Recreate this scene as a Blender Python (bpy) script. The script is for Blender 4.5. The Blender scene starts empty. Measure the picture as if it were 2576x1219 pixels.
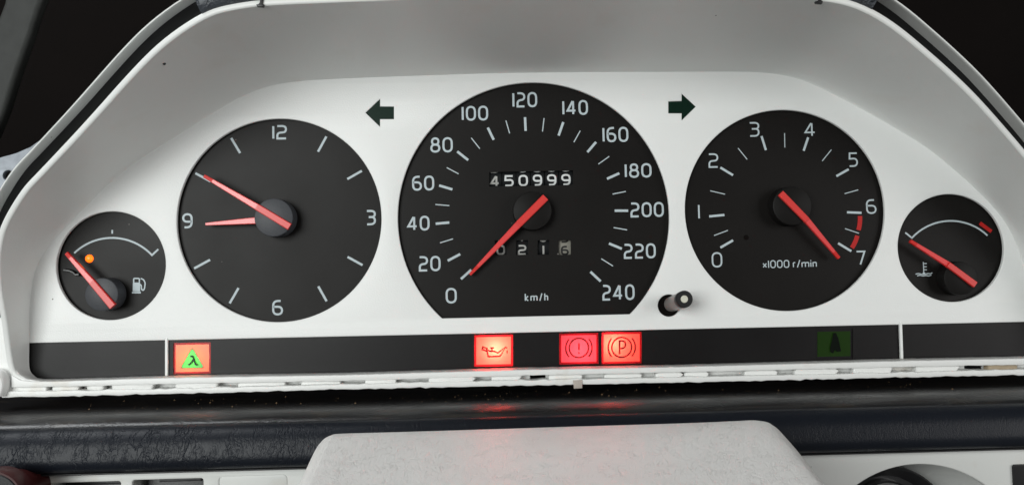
import bpy, bmesh, math, random
from mathutils import Vector, Matrix
from mathutils.geometry import tessellate_polygon
random.seed(7)
R = math.radians
MM = 0.001

# ------------------------------------------------------------------ camera
F = 1946.0                      # focal length in pixels of a 2576 x 1219 picture
D = 0.298                       # metres from the lens to the gauge plate (plane y = 0)
scene = bpy.context.scene
cam_d = bpy.data.cameras.new('camera')
cam = bpy.data.objects.new('camera', cam_d)
scene.collection.objects.link(cam)
cam_d.sensor_width = 36
cam_d.lens = 36 * F / 2576
cam_d.clip_start = 0.005
cam_d.clip_end = 50
CM = (Matrix.Translation((0, -D, 0)) @ Matrix.Rotation(R(-1.27), 4, 'Z')
      @ Matrix.Rotation(R(90 + 2.66), 4, 'X') @ Matrix.Rotation(R(-1.25), 4, 'Z'))
cam.matrix_world = CM
scene.camera = cam

# ------------------------------------------------------------------ light
w = bpy.data.worlds.new('World'); scene.world = w; w.use_nodes = True
bg = w.node_tree.nodes['Background']
bg.inputs[0].default_value = (0.98, 1.0, 0.98, 1); bg.inputs[1].default_value = 0.12

def area(name, loc, target, sx, sy, power, col):
    l = bpy.data.lights.new(name, 'AREA'); l.shape = 'RECTANGLE'; l.size = sx; l.size_y = sy
    l.energy = power; l.color = col
    o = bpy.data.objects.new(name, l); scene.collection.objects.link(o)
    o.location = loc
    o.rotation_euler = (Vector(target) - Vector(loc)).to_track_quat('-Z', 'Y').to_euler()
    return o
area('left_window_light', (-0.54, -0.95, 0.14), (-0.05, 0, 0), 0.55, 0.5, 8.8, (0.97, 1.0, 0.98))
area('right_window_light', (0.95, -0.75, 0.12), (0.05, 0, 0), 0.6, 0.5, 4.0, (1.0, 0.985, 0.97))
area('upper_left_light', (-0.55, -0.15, 0.80), (0.02, -0.06, -0.05), 0.5, 0.5, 5.6, (0.95, 0.98, 1.0))  # top light added to brighten the column cover, set at the upper left

vs = scene.view_settings
vs.view_transform = 'Standard'; vs.look = 'None'; vs.exposure = 0; vs.gamma = 1
scene.render.engine = 'CYCLES'
scene.cycles.use_denoising = True
scene.cycles.max_bounces = 8
scene.cycles.sample_clamp_indirect = 10

# ------------------------------------------------------------------ helpers
def P(u, v, y=0.0):
    """point of the plane y (metres, minus = towards the lens) seen at pixel (u, v) of a 2576 x 1219 picture"""
    d = CM.to_3x3() @ Vector(((u - 1288) / F, -(v - 609.5) / F, -1))
    o = CM.translation
    return o + d * ((y - o.y) / d.y)

def C3(i, j):
    """the photograph was measured in nine tiles; tile (i, j) pixel -> picture pixel"""
    return lambda x, y: (x / 3 + 2576 / 3 * i, y / 3 + 1219 / 3 * j)
T00, T10, T20 = C3(0, 0), C3(1, 0), C3(2, 0)
T01, T11, T21 = C3(0, 1), C3(1, 1), C3(2, 1)
T02, T12, T22 = C3(0, 2), C3(1, 2), C3(2, 2)

def circ(u, v, r, y=0.0):
    c = P(u, v, y)
    rr = ((P(u + r, v, y) - P(u - r, v, y)).length + (P(u, v + r, y) - P(u, v - r, y)).length) / 4
    return c.x, c.z, rr

def link(o, parent=None):
    scene.collection.objects.link(o)
    if parent is not None: o.parent = parent
    return o

def finish(me, mat, smooth=None):
    me.materials.append(mat)
    if smooth is not None:
        for p in me.polygons: p.use_smooth = True
        me.set_sharp_from_angle(angle=R(smooth))
    me.update()

def mesh(name, verts, faces, mat, parent=None, smooth=None, bevel=0, seg=2, recalc=True):
    me = bpy.data.meshes.new(name)
    me.from_pydata([tuple(p) for p in verts], [], faces)
    if bevel or recalc:
        bm = bmesh.new(); bm.from_mesh(me)
        bmesh.ops.remove_doubles(bm, verts=bm.verts, dist=1e-7)
        bmesh.ops.recalc_face_normals(bm, faces=bm.faces)
        if bevel:
            ed = [e for e in bm.edges if len(e.link_faces) == 2 and e.calc_face_angle(0) > 0.5]
            bmesh.ops.bevel(bm, geom=ed, offset=bevel, segments=seg, affect='EDGES', profile=0.5, clamp_overlap=True)
        bm.to_mesh(me); bm.free()
    finish(me, mat, smooth if smooth is not None else (35 if bevel else None))
    return link(bpy.data.objects.new(name, me), parent)

def plate(name, outer, holes, y_front, thick, mat, parent=None, bevel=0.0, smooth=40):
    """flat sheet in the XZ plane, front at y_front, reaching back by thick; outlines are (x, z) lists"""
    cu = bpy.data.curves.new(name, 'CURVE'); cu.dimensions = '2D'; cu.fill_mode = 'BOTH'
    cu.extrude = max(thick / 2 - bevel, 0); cu.bevel_depth = bevel; cu.bevel_resolution = 2
    for ring in [outer] + list(holes):
        s = cu.splines.new('POLY'); s.points.add(len(ring) - 1); s.use_cyclic_u = True
        for p, q in zip(s.points, ring): p.co = (q[0], q[1], 0, 1)
    tmp = bpy.data.objects.new('tmp', cu)
    me = bpy.data.meshes.new_from_object(tmp)
    bpy.data.objects.remove(tmp); bpy.data.curves.remove(cu)
    me.name = name
    yc = y_front + thick / 2
    for vtx in me.vertices:
        x, yy, z = vtx.co
        vtx.co = (x, yc - z, yy)
    bm = bmesh.new(); bm.from_mesh(me)
    bmesh.ops.remove_doubles(bm, verts=bm.verts, dist=1e-7)
    bmesh.ops.recalc_face_normals(bm, faces=bm.faces)
    bm.to_mesh(me); bm.free()
    me.materials.clear()
    finish(me, mat, smooth)
    return link(bpy.data.objects.new(name, me), parent)

def ring(cx, cz, r, n=96, a0=0, a1=2 * math.pi):
    return [(cx + r * math.cos(a0 + (a1 - a0) * k / n), cz + r * math.sin(a0 + (a1 - a0) * k / n)) for k in range(n)]

def pxs(pts, y=0.0):
    return [(p.x, p.z) for p in (P(u, v, y) for u, v in pts)]

def rrect(x0, z0, x1, z1, r, n=5):
    out = []
    for cx, cz, a in ((x1 - r, z1 - r, 0), (x0 + r, z1 - r, 90), (x0 + r, z0 + r, 180), (x1 - r, z0 + r, 270)):
        for k in range(n + 1):
            t = R(a + 90 * k / n); out.append((cx + r * math.cos(t), cz + r * math.sin(t)))
    return out

def round_path(pts, closed=False, n=6):
    out = []; m = len(pts)
    for i, p in enumerate(pts):
        r = p[2] if len(p) > 2 else 0
        v = Vector(p[:2])
        if r <= 0 or (not closed and i in (0, m - 1)):
            out.append(v); continue
        a = Vector(pts[i - 1][:2]); b = Vector(pts[(i + 1) % m][:2])
        la, lb = (a - v).length, (b - v).length
        r1, r2 = min(r, la * .5 if closed or i > 1 else la), min(r, lb * .5 if closed or i < m - 2 else lb)
        q0 = v + (a - v) / la * r1; q2 = v + (b - v) / lb * r2
        for k in range(n + 1):
            t = k / n
            # between a circle and a square corner
            c = v * 0.93 + (q0 + q2) * 0.035
            out.append(q0 * (1 - t) ** 2 + c * 2 * t * (1 - t) + q2 * t * t)
    return out

def ribbon(pts, width, closed=False):
    """polyline of (x, z) -> flat stroke: verts2d, faces"""
    pts = [Vector(p[:2]) for p in pts]
    cl = [pts[0]]
    for p in pts[1:]:
        if (p - cl[-1]).length > 1e-7: cl.append(p)
    if closed and (cl[0] - cl[-1]).length < 1e-7: cl.pop()
    pts = cl; m = len(pts); vs2, fs = [], []
    for i, p in enumerate(pts):
        if closed: a, b = pts[i - 1], pts[(i + 1) % m]
        else: a, b = pts[max(i - 1, 0)], pts[min(i + 1, m - 1)]
        d1 = (p - a).normalized() if (p - a).length > 0 else (b - p).normalized()
        d2 = (b - p).normalized() if (b - p).length > 0 else d1
        n1 = Vector((-d1.y, d1.x)); n2 = Vector((-d2.y, d2.x))
        nn = n1 + n2
        nn = n1 if nn.length < 1e-6 else nn.normalized()
        k = 1 / max(nn.dot(n1), 0.5)
        vs2 += [p + nn * (width / 2 * k), p - nn * (width / 2 * k)]
    for i in range(m if closed else m - 1):
        j = (i + 1) % m
        fs.append((2 * i, 2 * j, 2 * j + 1, 2 * i + 1))
    return vs2, fs

class Ink:
    """flat print collected from strokes and filled outlines at depth y"""
    def __init__(s, dens=0): s.v, s.f, s.l, s.n, s.dens = [], [], [], 0, dens
    def add(s, v2, f):               # each stroke lies a hair above the one before, so crossings never share a plane
        o = len(s.v); s.v += v2; s.f += [tuple(i + o for i in q) for q in f]
        s.l += [s.n * 1.2e-5] * len(v2); s.n += 1; return s
    def stroke(s, pts, width, closed=False):
        if s.dens:                   # short pieces, so that the print can follow a curved wheel
            q = [Vector(p[:2]) for p in pts]; q2 = []
            for i in range(len(q) if closed else len(q) - 1):
                a, b = q[i], q[(i + 1) % len(q)]; n = max(int((b - a).length / s.dens), 1)
                q2 += [a.lerp(b, k / n) for k in range(n)]
            pts = q2 if closed else q2 + [q[-1]]
        return s.add(*ribbon(pts, width, closed))
    def fill(s, pts):
        v2 = [Vector(p[:2]) for p in pts]
        return s.add(v2, tessellate_polygon([[Vector((p.x, p.y, 0)) for p in v2]]))
    def build(s, name, y, mat, parent, bend=None):
        vv = [(p.x, y - d, p.y) if bend is None else bend(p, d) for p, d in zip(s.v, s.l)]
        o = mesh(name, vv, s.f, mat, parent, recalc=False)
        return o

# stroke lettering: name -> (width, [ (closed, [(x, z, corner radius), ...]) ]) in a box of height 1
G = {
 '0': (.66, [(1, [(0, 0, .3), (1, 0, .3), (1, 1, .3), (0, 1, .3)])]),
 '1': (.13, [(0, [(.5, 0), (.5, 1)])]),
 '2': (.60, [(0, [(0, 1), (1, 1, .28), (1, .5, .2), (0, .46, .22), (0, 0), (1, 0)])]),
 '3': (.60, [(0, [(0, 1), (1, 1, .26), (1, .54, .2), (.22, .54)]), (0, [(.22, .54), (1, .54, .22), (1, 0, .28), (0, 0)])]),
 '4': (.70, [(0, [(.66, 1), (.02, .27), (1, .27)]), (0, [(.72, 0), (.72, 1)])]),
 '5': (.62, [(0, [(1, 1), (.06, 1), (.02, .57), (1, .6, .28), (1, 0, .28), (0, 0)])]),
 '6': (.64, [(0, [(.85, 1), (0, 1, .3), (0, 0, .28), (1, 0, .28), (1, .57, .26), (.02, .57)])]),
 '7': (.62, [(0, [(0, 1), (1, 1), (.42, 0)])]),
 '8': (.64, [(1, [(0, 0, .26), (1, 0, .26), (1, .53, .24), (0, .53, .24)]), (1, [(.1, .53, .2), (.9, .53, .2), (.9, 1, .24), (.1, 1, .24)])]),
 '9': (.64, [(0, [(.15, 0), (1, 0, .3), (1, 1, .28), (0, 1, .28), (0, .43, .26), (.98, .43)])]),
 'k': (.50, [(0, [(0, 0), (0, 1)]), (0, [(.95, .66), (.05, .3), (1, 0)])]),
 'm': (.90, [(0, [(0, 0), (0, .66)]), (0, [(0, .6), (.5, .66, .12), (.5, 0)]), (0, [(.5, .6), (1, .66, .14), (1, 0)])]),
 'n': (.50, [(0, [(0, 0), (0, .66)]), (0, [(0, .6), (1, .66, .16), (1, 0)])]),
 'h': (.50, [(0, [(0, 0), (0, 1)]), (0, [(0, .6), (1, .66, .16), (1, 0)])]),
 'r': (.34, [(0, [(0, 0), (0, .66)]), (0, [(0, .48), (.1, .66, .1), (1, .66)])]),
 'i': (.10, [(0, [(.5, 0), (.5, .66)]), (0, [(.5, .84), (.5, .97)])]),
 '/': (.42, [(0, [(0, -.05), (1, 1.02)])]),
 'x': (.50, [(0, [(0, .08), (1, .62)]), (0, [(0, .62), (1, .08)])]),
 'P': (.62, [(0, [(0, 0), (0, 1), (1, 1, .3), (1, .42, .26), (0, .42)])]),
 ' ': (.16, []),
}

def write(ink, text, x0, z0, x1, z1, sw, gap=.14):
    """strokes of text fitted into the box (outer edges of the strokes)"""
    h = z1 - z0
    s = sw / h
    nat = sum(max(G[c][0], s) for c in text) + gap * (len(text) - 1)
    k = (x1 - x0) / nat
    x = x0
    for c in text:
        wd, paths = G[c]
        gw = max(wd, s) * k
        for closed, pts in paths:
            q = []
            for p in pts:
                px = x + sw / 2 + p[0] * max(gw - sw, 1e-6) if wd > .2 else x + gw / 2
                pz = z0 + sw / 2 + p[1] * (h - sw)
                q.append((px, pz, (p[2] * h) if len(p) > 2 else 0))
            ink.stroke(round_path(q, bool(closed)), sw, bool(closed))
        x += gw + gap * k
    return ink

def box_px(t, x0, y0, x1, y1, y):
    """tile box -> world x0, z0, x1, z1 at depth y"""
    a, b, c, d = (P(*t(*q), y) for q in ((x0, y0), (x1, y0), (x0, y1), (x1, y1)))
    return (a.x + c.x) / 2, (c.z + d.z) / 2, (b.x + d.x) / 2, (a.z + b.z) / 2

def empty(name, loc=(0, 0, 0)):
    o = bpy.data.objects.new(name, None); o.empty_display_size = .005
    scene.collection.objects.link(o); o.location = loc
    return o

def tag(o, label=None, cat=None, group=None, kind=None):
    if label: o['label'] = label
    if cat: o['category'] = cat
    if group: o['group'] = group
    if kind: o['kind'] = kind
    return o

# ------------------------------------------------------------------ materials
def new_mat(name):
    m = bpy.data.materials.new(name); m.use_nodes = True
    nt = m.node_tree; b = nt.nodes['Principled BSDF']
    return m, nt, b

def nd(nt, typ, **kw):
    n = nt.nodes.new(typ)
    for k, v in kw.items():
        if k in n.inputs: n.inputs[k].default_value = v
        else: setattr(n, k, v)
    return n

def coords(nt, scale=(1, 1, 1)):
    tc = nd(nt, 'ShaderNodeTexCoord'); mp = nd(nt, 'ShaderNodeMapping')
    mp.inputs['Scale'].default_value = scale
    nt.links.new(tc.outputs['Object'], mp.inputs['Vector'])
    return mp.outputs['Vector']

def plain(name, col, rough=.5, spec=.5, metal=0, coat=0, noise=.12, nscale=900, bump=0.0, bscale=2500, dust=0):
    """painted or moulded surface: base colour with faint mottling, roughness variation and fine relief"""
    m, nt, b = new_mat(name); v = coords(nt)
    n = nd(nt, 'ShaderNodeTexNoise', Scale=nscale, Detail=4.0); nt.links.new(v, n.inputs['Vector'])
    n2 = nd(nt, 'ShaderNodeTexNoise', Scale=35.0, Detail=3.0); nt.links.new(v, n2.inputs['Vector'])
    ad = nd(nt, 'ShaderNodeMath', operation='ADD'); nt.links.new(n.outputs['Fac'], ad.inputs[0]); nt.links.new(n2.outputs['Fac'], ad.inputs[1])
    mr = nd(nt, 'ShaderNodeMapRange'); mr.inputs[1].default_value = .6; mr.inputs[2].default_value = 1.4
    mr.inputs[3].default_value = 1 - noise; mr.inputs[4].default_value = 1 + noise * .6
    nt.links.new(ad.outputs[0], mr.inputs[0])
    mx = nd(nt, 'ShaderNodeVectorMath', operation='SCALE'); mx.inputs[0].default_value = col[:3]
    nt.links.new(mr.outputs[0], mx.inputs['Scale']); last = mx.outputs[0]
    if dust:                       # a few pale dust grains
        vo = nd(nt, 'ShaderNodeTexVoronoi', Scale=170.0); nt.links.new(v, vo.inputs['Vector'])
        lt = nd(nt, 'ShaderNodeMath', operation='LESS_THAN'); lt.inputs[1].default_value = .045; nt.links.new(vo.outputs['Distance'], lt.inputs[0])
        sp = nd(nt, 'ShaderNodeSeparateColor'); nt.links.new(vo.outputs['Color'], sp.inputs[0])
        g = nd(nt, 'ShaderNodeMath', operation='LESS_THAN'); g.inputs[1].default_value = dust; nt.links.new(sp.outputs[0], g.inputs[0])
        mu = nd(nt, 'ShaderNodeMath', operation='MULTIPLY'); nt.links.new(lt.outputs[0], mu.inputs[0]); nt.links.new(g.outputs[0], mu.inputs[1])
        c3 = nd(nt, 'ShaderNodeMix', data_type='RGBA'); c3.inputs[7].default_value = (.16, .15, .14, 1)
        nt.links.new(mu.outputs[0], c3.inputs[0]); nt.links.new(last, c3.inputs[6]); last = c3.outputs[2]
    nt.links.new(last, b.inputs['Base Color'])
    rr = nd(nt, 'ShaderNodeMapRange'); rr.inputs[3].default_value = max(rough - .07, .02); rr.inputs[4].default_value = rough + .07
    nt.links.new(n2.outputs['Fac'], rr.inputs[0]); nt.links.new(rr.outputs[0], b.inputs['Roughness'])
    b.inputs['Specular IOR Level'].default_value = spec; b.inputs['Metallic'].default_value = metal
    b.inputs['Coat Weight'].default_value = coat; b.inputs['Coat Roughness'].default_value = .15
    if bump:
        nb = nd(nt, 'ShaderNodeTexNoise', Scale=bscale, Detail=3.0); nt.links.new(v, nb.inputs['Vector'])
        bp = nd(nt, 'ShaderNodeBump', Strength=bump, Distance=.0003)
        nt.links.new(nb.outputs['Fac'], bp.inputs['Height']); nt.links.new(bp.outputs[0], b.inputs['Normal'])
    return m

def white_paint(name, col=(.80, .81, .80), rough=.42, specks=.30, stain=0.0, bump=.10):
    """sprayed white paint: fine orange peel, a few dust specks, optional tan stains"""
    m, nt, b = new_mat(name); v = coords(nt)
    vo = nd(nt, 'ShaderNodeTexVoronoi', Scale=95.0); nt.links.new(v, vo.inputs['Vector'])
    lt = nd(nt, 'ShaderNodeMath', operation='LESS_THAN'); lt.inputs[1].default_value = .032
    nt.links.new(vo.outputs['Distance'], lt.inputs[0])
    sp = nd(nt, 'ShaderNodeSeparateColor'); nt.links.new(vo.outputs['Color'], sp.inputs[0])
    g = nd(nt, 'ShaderNodeMath', operation='LESS_THAN'); g.inputs[1].default_value = specks * .35
    nt.links.new(sp.outputs[0], g.inputs[0])
    mu = nd(nt, 'ShaderNodeMath', operation='MULTIPLY'); nt.links.new(lt.outputs[0], mu.inputs[0]); nt.links.new(g.outputs[0], mu.inputs[1])
    n2 = nd(nt, 'ShaderNodeTexNoise', Scale=14.0, Detail=5.0); nt.links.new(v, n2.inputs['Vector'])
    cr = nd(nt, 'ShaderNodeMix', data_type='RGBA')
    cr.inputs[6].default_value = (*[c * .95 for c in col], 1); cr.inputs[7].default_value = (*col, 1)
    nt.links.new(n2.outputs['Fac'], cr.inputs[0])
    last = cr.outputs[2]
    if stain:
        ns = nd(nt, 'ShaderNodeTexNoise', Scale=55.0, Detail=6.0); nt.links.new(v, ns.inputs['Vector'])
        ms = nd(nt, 'ShaderNodeMapRange'); ms.inputs[1].default_value = .58; ms.inputs[2].default_value = .72; ms.inputs[4].default_value = stain
        nt.links.new(ns.outputs['Fac'], ms.inputs[0])
        c2 = nd(nt, 'ShaderNodeMix', data_type='RGBA'); c2.inputs[7].default_value = (.52, .42, .30, 1)
        nt.links.new(ms.outputs[0], c2.inputs[0]); nt.links.new(last, c2.inputs[6]); last = c2.outputs[2]
    c3 = nd(nt, 'ShaderNodeMix', data_type='RGBA'); c3.inputs[7].default_value = (.10, .09, .08, 1)
    nt.links.new(mu.outputs[0], c3.inputs[0]); nt.links.new(last, c3.inputs[6])
    nt.links.new(c3.outputs[2], b.inputs['Base Color'])
    b.inputs['Roughness'].default_value = rough; b.inputs['Specular IOR Level'].default_value = .45
    nb = nd(nt, 'ShaderNodeTexNoise', Scale=1800.0, Detail=2.0); nt.links.new(v, nb.inputs['Vector'])
    bp = nd(nt, 'ShaderNodeBump', Strength=bump, Distance=.0002)
    nt.links.new(nb.outputs['Fac'], bp.inputs['Height']); nt.links.new(bp.outputs[0], b.inputs['Normal'])
    return m

def leather(name, col, rough, crack_scale, stretch, depth, fine, spec=.5, dirt=None, crack_w=.05, patch=(.42, .58), worn_left=False):
    """vinyl skin: warped wrinkle lines in patches, pebble grain"""
    m, nt, b = new_mat(name); v = coords(nt, stretch)
    wn = nd(nt, 'ShaderNodeTexNoise', Scale=crack_scale * .9, Detail=4.0); nt.links.new(v, wn.inputs['Vector'])
    sub = nd(nt, 'ShaderNodeVectorMath', operation='SUBTRACT'); sub.inputs[1].default_value = (.5, .5, .5)
    nt.links.new(wn.outputs['Color'], sub.inputs[0])
    sc = nd(nt, 'ShaderNodeVectorMath', operation='SCALE'); sc.inputs['Scale'].default_value = 1.1 / crack_scale
    nt.links.new(sub.outputs[0], sc.inputs[0])
    ad = nd(nt, 'ShaderNodeVectorMath', operation='ADD'); nt.links.new(v, ad.inputs[0]); nt.links.new(sc.outputs[0], ad.inputs[1])
    hs = []
    for k, (s, wgt) in enumerate(((1, 1.0), (2.3, .55))):
        vo = nd(nt, 'ShaderNodeTexNoise', Scale=crack_scale * s, Detail=2.5, Distortion=.5)   # creases follow the level lines of a noise
        nt.links.new(ad.outputs[0], vo.inputs['Vector'])
        sb = nd(nt, 'ShaderNodeMath', operation='SUBTRACT'); sb.inputs[1].default_value = .5; nt.links.new(vo.outputs['Fac'], sb.inputs[0])
        ab = nd(nt, 'ShaderNodeMath', operation='ABSOLUTE'); nt.links.new(sb.outputs[0], ab.inputs[0])
        mr = nd(nt, 'ShaderNodeMapRange'); mr.inputs[1].default_value = 0; mr.inputs[2].default_value = crack_w * (1 + .5 * k)
        mr.inputs[3].default_value = 1; mr.inputs[4].default_value = 0
        nt.links.new(ab.outputs[0], mr.inputs[0])
        pn = nd(nt, 'ShaderNodeTexNoise', Scale=crack_scale * (.35 + .3 * k), Detail=3.0); nt.links.new(v, pn.inputs['Vector'])
        pm = nd(nt, 'ShaderNodeMapRange'); pm.inputs[1].default_value = patch[0]; pm.inputs[2].default_value = patch[1]; pm.inputs[4].default_value = wgt
        nt.links.new(pn.outputs['Fac'], pm.inputs[0])
        mu = nd(nt, 'ShaderNodeMath', operation='MULTIPLY'); nt.links.new(mr.outputs[0], mu.inputs[0]); nt.links.new(pm.outputs[0], mu.inputs[1])
        hs.append(mu.outputs[0])
    h = nd(nt, 'ShaderNodeMath', operation='ADD'); nt.links.new(hs[0], h.inputs[0]); nt.links.new(hs[1], h.inputs[1])
    if worn_left:                  # the skin is creased at its worn left end, smoother to the right
        sx_ = nd(nt, 'ShaderNodeSeparateXYZ'); nt.links.new(coords(nt), sx_.inputs[0])
        mr = nd(nt, 'ShaderNodeMapRange'); mr.inputs[1].default_value = -.10; mr.inputs[2].default_value = .02
        mr.inputs[3].default_value = 1.15; mr.inputs[4].default_value = .28; nt.links.new(sx_.outputs[0], mr.inputs[0])
        h2 = nd(nt, 'ShaderNodeMath', operation='MULTIPLY'); nt.links.new(h.outputs[0], h2.inputs[0]); nt.links.new(mr.outputs[0], h2.inputs[1]); h = h2
    fn = nd(nt, 'ShaderNodeTexNoise', Scale=crack_scale * 7, Detail=3.0); nt.links.new(v, fn.inputs['Vector'])
    fm = nd(nt, 'ShaderNodeMath', operation='MULTIPLY'); fm.inputs[1].default_value = fine; nt.links.new(fn.outputs['Fac'], fm.inputs[0])
    hh = nd(nt, 'ShaderNodeMath', operation='SUBTRACT'); nt.links.new(fm.outputs[0], hh.inputs[0]); nt.links.new(h.outputs[0], hh.inputs[1])
    bp = nd(nt, 'ShaderNodeBump', Strength=1.0, Distance=depth); nt.links.new(hh.outputs[0], bp.inputs['Height'])
    nt.links.new(bp.outputs[0], b.inputs['Normal'])
    base = nd(nt, 'ShaderNodeMix', data_type='RGBA'); base.inputs[6].default_value = (*[c * .88 for c in col], 1); base.inputs[7].default_value = (*col, 1)
    n2 = nd(nt, 'ShaderNodeTexNoise', Scale=30.0, Detail=5.0); nt.links.new(v, n2.inputs['Vector']); nt.links.new(n2.outputs['Fac'], base.inputs[0])
    last = base.outputs[2]
    if dirt:
        dn = nd(nt, 'ShaderNodeTexNoise', Scale=260.0, Detail=6.0); nt.links.new(coords(nt, (.35, 1, 1)), dn.inputs['Vector'])
        dm = nd(nt, 'ShaderNodeMapRange'); dm.inputs[1].default_value = .52; dm.inputs[2].default_value = .74; dm.inputs[4].default_value = dirt[1]
        nt.links.new(dn.outputs['Fac'], dm.inputs[0])
        dx = nd(nt, 'ShaderNodeMix', data_type='RGBA'); dx.inputs[7].default_value = (*dirt[0], 1)
        nt.links.new(dm.outputs[0], dx.inputs[0]); nt.links.new(last, dx.inputs[6]); last = dx.outputs[2]
    nt.links.new(last, b.inputs['Base Color'])
    rr = nd(nt, 'ShaderNodeMapRange'); rr.inputs[3].default_value = rough - .08; rr.inputs[4].default_value = rough + .1
    nt.links.new(n2.outputs['Fac'], rr.inputs[0]); nt.links.new(rr.outputs[0], b.inputs['Roughness'])
    b.inputs['Specular IOR Level'].default_value = spec
    return m

def lens(name, trans, diff, mix=.3, gloss=.06):
    """coloured translucent sheet lit from behind by its bulb"""
    m = bpy.data.materials.new(name); m.use_nodes = True; nt = m.node_tree; nt.nodes.clear()
    out = nd(nt, 'ShaderNodeOutputMaterial')
    v = coords(nt); n = nd(nt, 'ShaderNodeTexNoise', Scale=400.0, Detail=2.0); nt.links.new(v, n.inputs['Vector'])
    mc = nd(nt, 'ShaderNodeMix', data_type='RGBA'); mc.inputs[6].default_value = (*[c * .93 for c in trans], 1); mc.inputs[7].default_value = (*trans, 1)
    nt.links.new(n.outputs['Fac'], mc.inputs[0])
    t = nd(nt, 'ShaderNodeBsdfTranslucent'); nt.links.new(mc.outputs[2], t.inputs['Color'])
    d = nd(nt, 'ShaderNodeBsdfDiffuse'); d.inputs[0].default_value = (*diff, 1)
    mx = nd(nt, 'ShaderNodeMixShader'); mx.inputs[0].default_value = mix
    nt.links.new(t.outputs[0], mx.inputs[1]); nt.links.new(d.outputs[0], mx.inputs[2])
    g = nd(nt, 'ShaderNodeBsdfGlossy'); g.inputs['Roughness'].default_value = .25
    m2 = nd(nt, 'ShaderNodeMixShader'); m2.inputs[0].default_value = gloss
    nt.links.new(mx.outputs[0], m2.inputs[1]); nt.links.new(g.outputs[0], m2.inputs[2])
    nt.links.new(m2.outputs[0], out.inputs[0])
    return m

def glow(name, col, strength):
    m, nt, b = new_mat(name)
    b.inputs['Base Color'].default_value = (*col, 1); b.inputs['Roughness'].default_value = .3
    b.inputs['Emission Color'].default_value = (*col, 1); b.inputs['Emission Strength'].default_value = strength
    return m

M = dict(
    white=white_paint('white_paint', stain=.04, bump=.40),
    hood=white_paint('hood_paint', (.77, .78, .765), .40, .22, .09, .34),
    ledge=white_paint('ledge_paint', (.78, .785, .77), .40, .9, .50, .35),
    panel=white_paint('panel_paint', (.74, .75, .73), .45, .7, .30, .12),
    dial=plain('dial_black', (.0068, .0058, .0053), .44, .17, noise=.18, bump=.10, dust=.16),
    strip=plain('strip_black', (.0065, .0058, .0062), .38, .22, noise=.2, bump=.08),
    print=plain('print_white', (.47, .54, .57), .5, .3, noise=.06),
    red_print=plain('print_red', (.45, .012, .010), .5, .3, noise=.1),
    hub=plain('hub_lit', (.046, .049, .056), .50, .4, noise=.15, bump=.15),  # left gauges: side window light on the hub tops put into the colour
    needle=plain('needle_red', (.72, .040, .040), .30, .55, coat=.25, noise=.05),
    needle_tip=plain('needle_tip_red', (.60, .018, .014), .5, .3, noise=.06),
    hub_shaded=plain('hub_shaded', (.0075, .0068, .0064), .5, .14, noise=.15),  # centre and right gauges: darker copy for hubs out of that light
    needle_cap=plain('needle_cap_red', (.66, .035, .030), .35, .5, noise=.06),
    arrow=plain('arrow_green_black', (.004, .018, .011), .35, .12, noise=.2),
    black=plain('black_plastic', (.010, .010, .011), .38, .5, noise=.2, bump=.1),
    cavity=plain('cavity_black', (.0055, .0042, .0038), .8, .05, noise=.3),
    drum=plain('drum_black', (.006, .007, .008), .5, .15),
    drum_white=plain('drum_cream', (.22, .21, .18), .5, .4, noise=.15),
    digit=plain('digit_white', (.66, .68, .68), .5, .3),
    digit_grey=plain('digit_grey_mottled', (.42, .42, .40), .5, .3, noise=.25),  # greyer digits for the first odometer wheel and the trip wheels
    digit_black=plain('digit_black', (.015, .015, .015), .5, .3),
    knob=plain('knob_grey_tube', (.23, .21, .20), .35, .5, noise=.15),
    cream=plain('knob_tip_cream', (.62, .61, .52), .45, .4, noise=.1),
    metal=plain('bracket_metal', (.26, .28, .31), .5, .5, metal=.35, noise=.35, nscale=300, bump=.2, bscale=700),
    chrome=plain('chrome', (.7, .7, .7), .16, .5, metal=1, noise=.05),
    reflection=plain('reflection_grey', (.030, .032, .030), .6, .3, noise=.3, nscale=200, bump=.3, bscale=900),
    redknob=plain('knob_dark_red', (.05, .010, .010), .35, .5, noise=.2),
    tan=plain('tan_foam', (.42, .34, .24), .8, .2, noise=.35, nscale=300),
    crumb=plain('crumb_tan', (.20, .13, .07), .8, .2, noise=.4, nscale=300),
    lead=plain('bulb_holder', (.45, .40, .36), .6, .3),
    pad=leather('pad_navy_vinyl', (.007, .009, .014), .38, 380, (1, .45, .5), .00010, .50, .22, crack_w=.06, patch=(.40, .62), worn_left=True),
    shelf=leather('shelf_black_vinyl', (.009, .009, .010), .30, 300, (.5, 1, 1), .00006, .5, .6, ((.06, .045, .028), .35)),
    topcover=leather('top_cover_vinyl', (.045, .052, .062), .45, 150, (1, 1, 1), .0006, .3, .5),
    cover=leather('column_cover_vinyl', (.83, .81, .785), .33, 430, (1.1, .75, 1), .00020, .9, .6, crack_w=.045, patch=(.30, .70)),
    box=plain('lamp_box_grey', (.45, .45, .45), .6, .3, noise=.03),
    icon_red=plain('icon_dark_red', (.19, .004, .007), .5, .3),
    icon_green=plain('icon_dark_green', (.01, .05, .012), .5, .3),
    icon_dim=plain('icon_black_green', (.004, .006, .004), .6, .05),
)

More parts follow.
